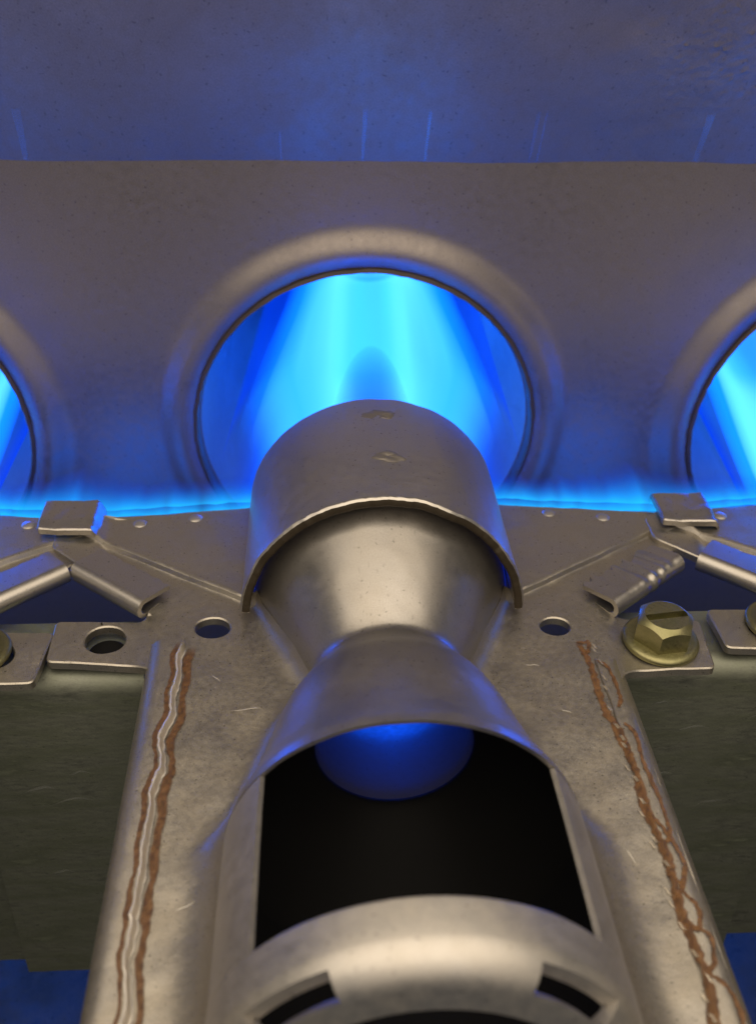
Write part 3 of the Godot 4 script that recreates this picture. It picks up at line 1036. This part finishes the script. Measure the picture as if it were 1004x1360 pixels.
func build_panel() -> void:
	var p := thing("heat_exchanger_panel", "grey metal panel with round rimmed holes, standing behind the burners", "panel")
	var spots := [-80.0, 0.0, 80.6]
	var relief := func(x: float, y: float) -> float:
		var h := 0.0
		for c in spots:
			var r := Vector2(x - c, y).length()
			if r < 40.0:
				h += 1.6 * smoothstep(33.4, 29.6, r) if r > 29.6 else 1.6 - 0.1 * (29.6 - r) * (29.6 - r)
		return h + n1(x * 0.5, y * 0.5) * 0.25 * smoothstep(42.0, 34.0, y)
	var line := PackedVector2Array([Vector2(-150, -80), Vector2(150, -80), Vector2(150, 44.2), Vector2(-150, 44.2)])
	var holes := []
	var pts := PackedVector2Array()
	for c in spots:
		holes.push_back(circle(Vector2(c, 0), 27.0, 140))
		for k in range(1, 17):
			var r := 27.0 + k * 0.5
			for j in 120:
				var a := TAU * (j + 0.5 * (k % 2)) / 120.0
				pts.push_back(Vector2(c + cos(a) * r, sin(a) * r))
	var y := -78.0
	while y < 44.0:
		var x := -148.0
		while x < 149.0:
			var ok := true
			for c in spots:
				ok = ok and Vector2(x - c, y).length() > 37.5
			if ok:
				pts.push_back(Vector2(x, y) + Vector2(rng.randf(), rng.randf()) * 0.6)
			x += 3.4
		y += 3.4
	var mb := MB.new()
	sheet(mb, line, holes, 0.75, 0.2, 1.2, relief, func(q: Vector3): return Vector3(q.x, q.z, q.y - 151.4), true, pts)
	put(mb, "lower_face", M.panel, p, 40)
	# hood leaning out above the bend, its paint blistered at the upper right
	var tilt := deg_to_rad(36.0)
	mb = MB.new()
	var hl := PackedVector2Array([Vector2(-150, 0), Vector2(150, 0), Vector2(150, 62), Vector2(-150, 62)])
	var hr := func(x: float, v: float) -> float:
		var m := smoothstep(26.0, 44.0, x) * smoothstep(6.0, 18.0, v)
		return n1(x * 0.4, v * 0.4) * 0.35 + m * (maxf(n1(x * 23.0, v * 23.0), -0.1) * 0.34) + n1(x * 3.0, v * 3.0) * 0.05 - 0.25 * exp(-Vector2((x - 30.0) / 6.0, (v - 27.0) / 3.5).length_squared())
	var grid := PackedVector2Array()
	var v := 0.5
	while v < 61.5:
		var x := -149.0
		while x < 149.0:
			var fine := x > 10.0 and x < 62.0 and v > 6.0 and v < 45.0
			if fine or (int(roundf(x)) % 3 == 0 and int(roundf(v)) % 3 == 0):
				grid.push_back(Vector2(x, v) + Vector2(rng.randf() - 0.5, rng.randf() - 0.5) * 0.5)
			if x > 24.0 and x < 62.0 and v > 5.0 and v < 36.0:
				for d in [Vector2(0.5, 0), Vector2(0, 0.5), Vector2(0.5, 0.5)]:
					grid.push_back(Vector2(x, v) + d)
			x += 1.0
		v += 1.0
	sheet(mb, hl, [], 1.0, 0.25, 2.0, hr, func(q: Vector3): return Vector3(q.x, 41.9 + q.z * cos(tilt) - q.y * sin(tilt), -151.9 + q.z * sin(tilt) + q.y * cos(tilt)), true, grid)
	var hood := put(mb, "leaning_hood", M.hood, p, 40)
	for s in [[-47.4, 10.2, 1.2, 0.12], [-1.0, 10.4, 0.7, 0.01], [7.8, 10.2, 0.5, -0.01], [22.6, 10.4, 0.6, -0.04], [23.7, 10.4, 0.4, -0.04], [46.6, 10.2, 1.2, -0.1], [-53.0, 5.0, 0.5, 0.0], [-12.3, 6.0, 0.3, 0.0]]:
		mb = MB.new()
		var n := 14
		for i in n:
			var q := []
			var cc := []
			for k in [[i, -1.0], [i, 1.0], [i + 1, 1.0], [i + 1, -1.0]]:
				var t := float(k[0]) / n
				var vv: float = 1.0 + t * s[1]
				var xx: float = s[0] + s[3] * vv + k[1] * s[2] * 0.5 * (0.55 + 0.45 * t)
				var h: float = hr.call(xx, vv) + 0.03
				q.push_back(Vector3(xx, 41.9 + vv * cos(tilt) - h * sin(tilt), -151.9 + vv * sin(tilt) + h * cos(tilt)))
				cc.push_back(Color(0.7, 0.72, 0.78, 0.22 * (1.0 - 0.5 * t) * smoothstep(0.0, 0.1, 1.0 - t)))
			mb.cquad(q, cc)
		put(mb, "scratch", M.scratch, hood, 60)

func build_tubes() -> void:
	var k := 0
	for c in [0.0, -80.0, 80.6]:
		var t := thing("exchanger_tube", ["round exchanger tube behind the middle panel hole, lit blue inside", "exchanger tube behind the cut-off panel hole at the left edge", "exchanger tube behind the cut-off panel hole at the right edge"][k], "tube", Vector3(c, 0, 0), "tubes behind the panel holes")
		var mb := MB.new()
		lathe(mb, tube_loop(PackedVector2Array([Vector2(27.2, -330), Vector2(27.2, -280), Vector2(27.2, -220), Vector2(27.2, -170), Vector2(27.2, -158), Vector2(27.2, -152.6)]), 0.8), 0, TAU, 96)
		mb.warp(func(p: Vector3) -> Vector3:
			var a := atan2(p.x, p.y)
			var s := 1.0 + 0.012 * n1(a * 40.0, p.z * 0.7) * smoothstep(-153.0, -165.0, p.z)
			return Vector3(p.x * s, p.y * s, p.z))
		put(mb, "tube_wall", M.tube, t, 40)
		mb = MB.new()
		lathe(mb, PackedVector2Array([Vector2(26.6, -150.2), Vector2(26.85, -149.7), Vector2(27.3, -150.05), Vector2(27.2, -152.9), Vector2(26.6, -152.9)]), 0, TAU, 140)
		mb.warp(func(p: Vector3) -> Vector3: return Vector3(p.x, p.y, p.z) * 1.0 + Vector3(n1(p.x * 8.0, p.y * 8.0), n1(p.y * 8.0, p.x * 8.0 + 40.0), n1(p.x * 5.0, p.y * 5.0 + 9.0)) * 0.18)
		put(mb, "cut_edge", M.burnt, t, 40)
		mb = MB.new()
		lathe(mb, PackedVector2Array([Vector2(27.0, -329), Vector2(0.01, -329)]), 0, TAU, 48, false)
		put(mb, "far_bend", M.tube, t, 40)
		k += 1

func build_rail() -> void:
	var r := thing("burner_rail", "olive grey zinc-coated rail under the burner ears, running across", "rail")
	for g in [[-131.0, -108.6], [-51.2, -28.9], [28.9, 53.0], [110.6, 131.0]]:
		var mb := MB.new()
		var s := PackedVector2Array()
		s.push_back(Vector2(-106.0, -3.6))
		s.push_back(Vector2(-106.0, -2.6))
		var rr := 2.6
		for k in 9:
			var a := PI * 0.5 * k / 8.0
			s.push_back(Vector2(-95.6 - rr + sin(a) * rr, -2.6 - rr + cos(a) * rr))
		s.push_back(Vector2(-95.6, -20.0))
		s.push_back(Vector2(-95.4, -40.0))
		s.push_back(Vector2(-95.6, -60.0))
		s.push_back(Vector2(-97.0, -60.0))
		s.push_back(Vector2(-97.0, -6.0))
		s.push_back(Vector2(-99.0, -3.6))
		var secs := []
		var sts := []
		var n := 12
		for i in n + 1:
			secs.push_back(s)
			sts.push_back(Transform3D(Basis(Vector3(0, 0, 1), Vector3(0, 1, 0), Vector3(-1, 0, 0)), Vector3(lerpf(g[1], g[0], float(i) / n), 0, 0)))
		sweep(mb, secs, sts)
		put(mb, "rail_section", M.rail, r, 40)
	for c in [-33.7, 46.3]:
		var hb := MB.new()
		lathe(hb, PackedVector2Array([Vector2(2.3, -2.6), Vector2(2.15, -2.5), Vector2(1.9, -2.58), Vector2(0.01, -2.585)]), 0, TAU, 28, false, true)
		put(hb, "painted_hole_disc", M.inside, r, 40).position = Vector3(c, 0, -100.2) * MM  # flat black disc paints the dark of a hole on the rail
	for q in [[-46.0, -22.0, 5.0, 0.5], [-43.0, -24.5, 6.5, 0.35], [-40.0, -19.0, 3.5, 0.3], [-36.5, -33.0, 5.0, 0.3], [-45.0, -38.0, 4.0, 0.4], [33.5, -9.0, 2.4, 0.3], [37.0, -14.0, 5.0, 0.35], [35.0, -22.0, 3.5, 0.35], [42.0, -28.0, 5.0, 0.4], [38.0, -40.0, 4.5, 0.3], [46.0, -12.0, 4.0, 0.3]]:
		var sb := MB.new()
		for i in 8:
			var pq := []
			var pc := []
			for k in [[i, -1.0], [i, 1.0], [i + 1, 1.0], [i + 1, -1.0]]:
				var t: float = k[0] / 8.0
				var y: float = q[1] + sin(t * 2.6) * q[2] * 0.22 + k[1] * q[3] * 0.5 * sin(PI * clampf(t, 0.03, 0.97)) + n1(t * 60.0, q[0]) * 0.3
				var zz := -95.4 if y < -40.0 else lerpf(-95.6, -95.4, clampf((-20.0 - y) / 20.0, 0.0, 1.0))
				pq.push_back(Vector3(q[0] + t * q[2], y, zz + 0.03))
				pc.push_back(Color(0.5, 0.51, 0.46, 0.4 * sin(PI * t)))
			sb.cquad(pq, pc)
		put(sb, "scuff", M.bead, r, 60)
	var web := MB.new()
	sheet(web, PackedVector2Array([Vector2(-131, -59.5), Vector2(131, -59.5), Vector2(131, -24), Vector2(-131, -24)]), [], 1.0, 0.1, 12.0, func(_x: float, _y: float): return 0.0, func(q: Vector3): return Vector3(q.x, q.z, q.y - 97.3), true)
	put(web, "back_web", M.rail, r, 40)
	# floor of the burner box
	var mb2 := MB.new()
	sheet(mb2, PackedVector2Array([Vector2(-150, -151), Vector2(150, -151), Vector2(150, -20), Vector2(-150, -20)]), [], 1.0, 0.2, 8.0, func(x: float, z: float): return n1(x, z) * 0.8, func(q: Vector3): return Vector3(q.x, q.y - 79.0, q.z))
	var floor_pan := put(mb2, "floor_pan", M.pan)
	floor_pan.set_meta("kind", "structure")
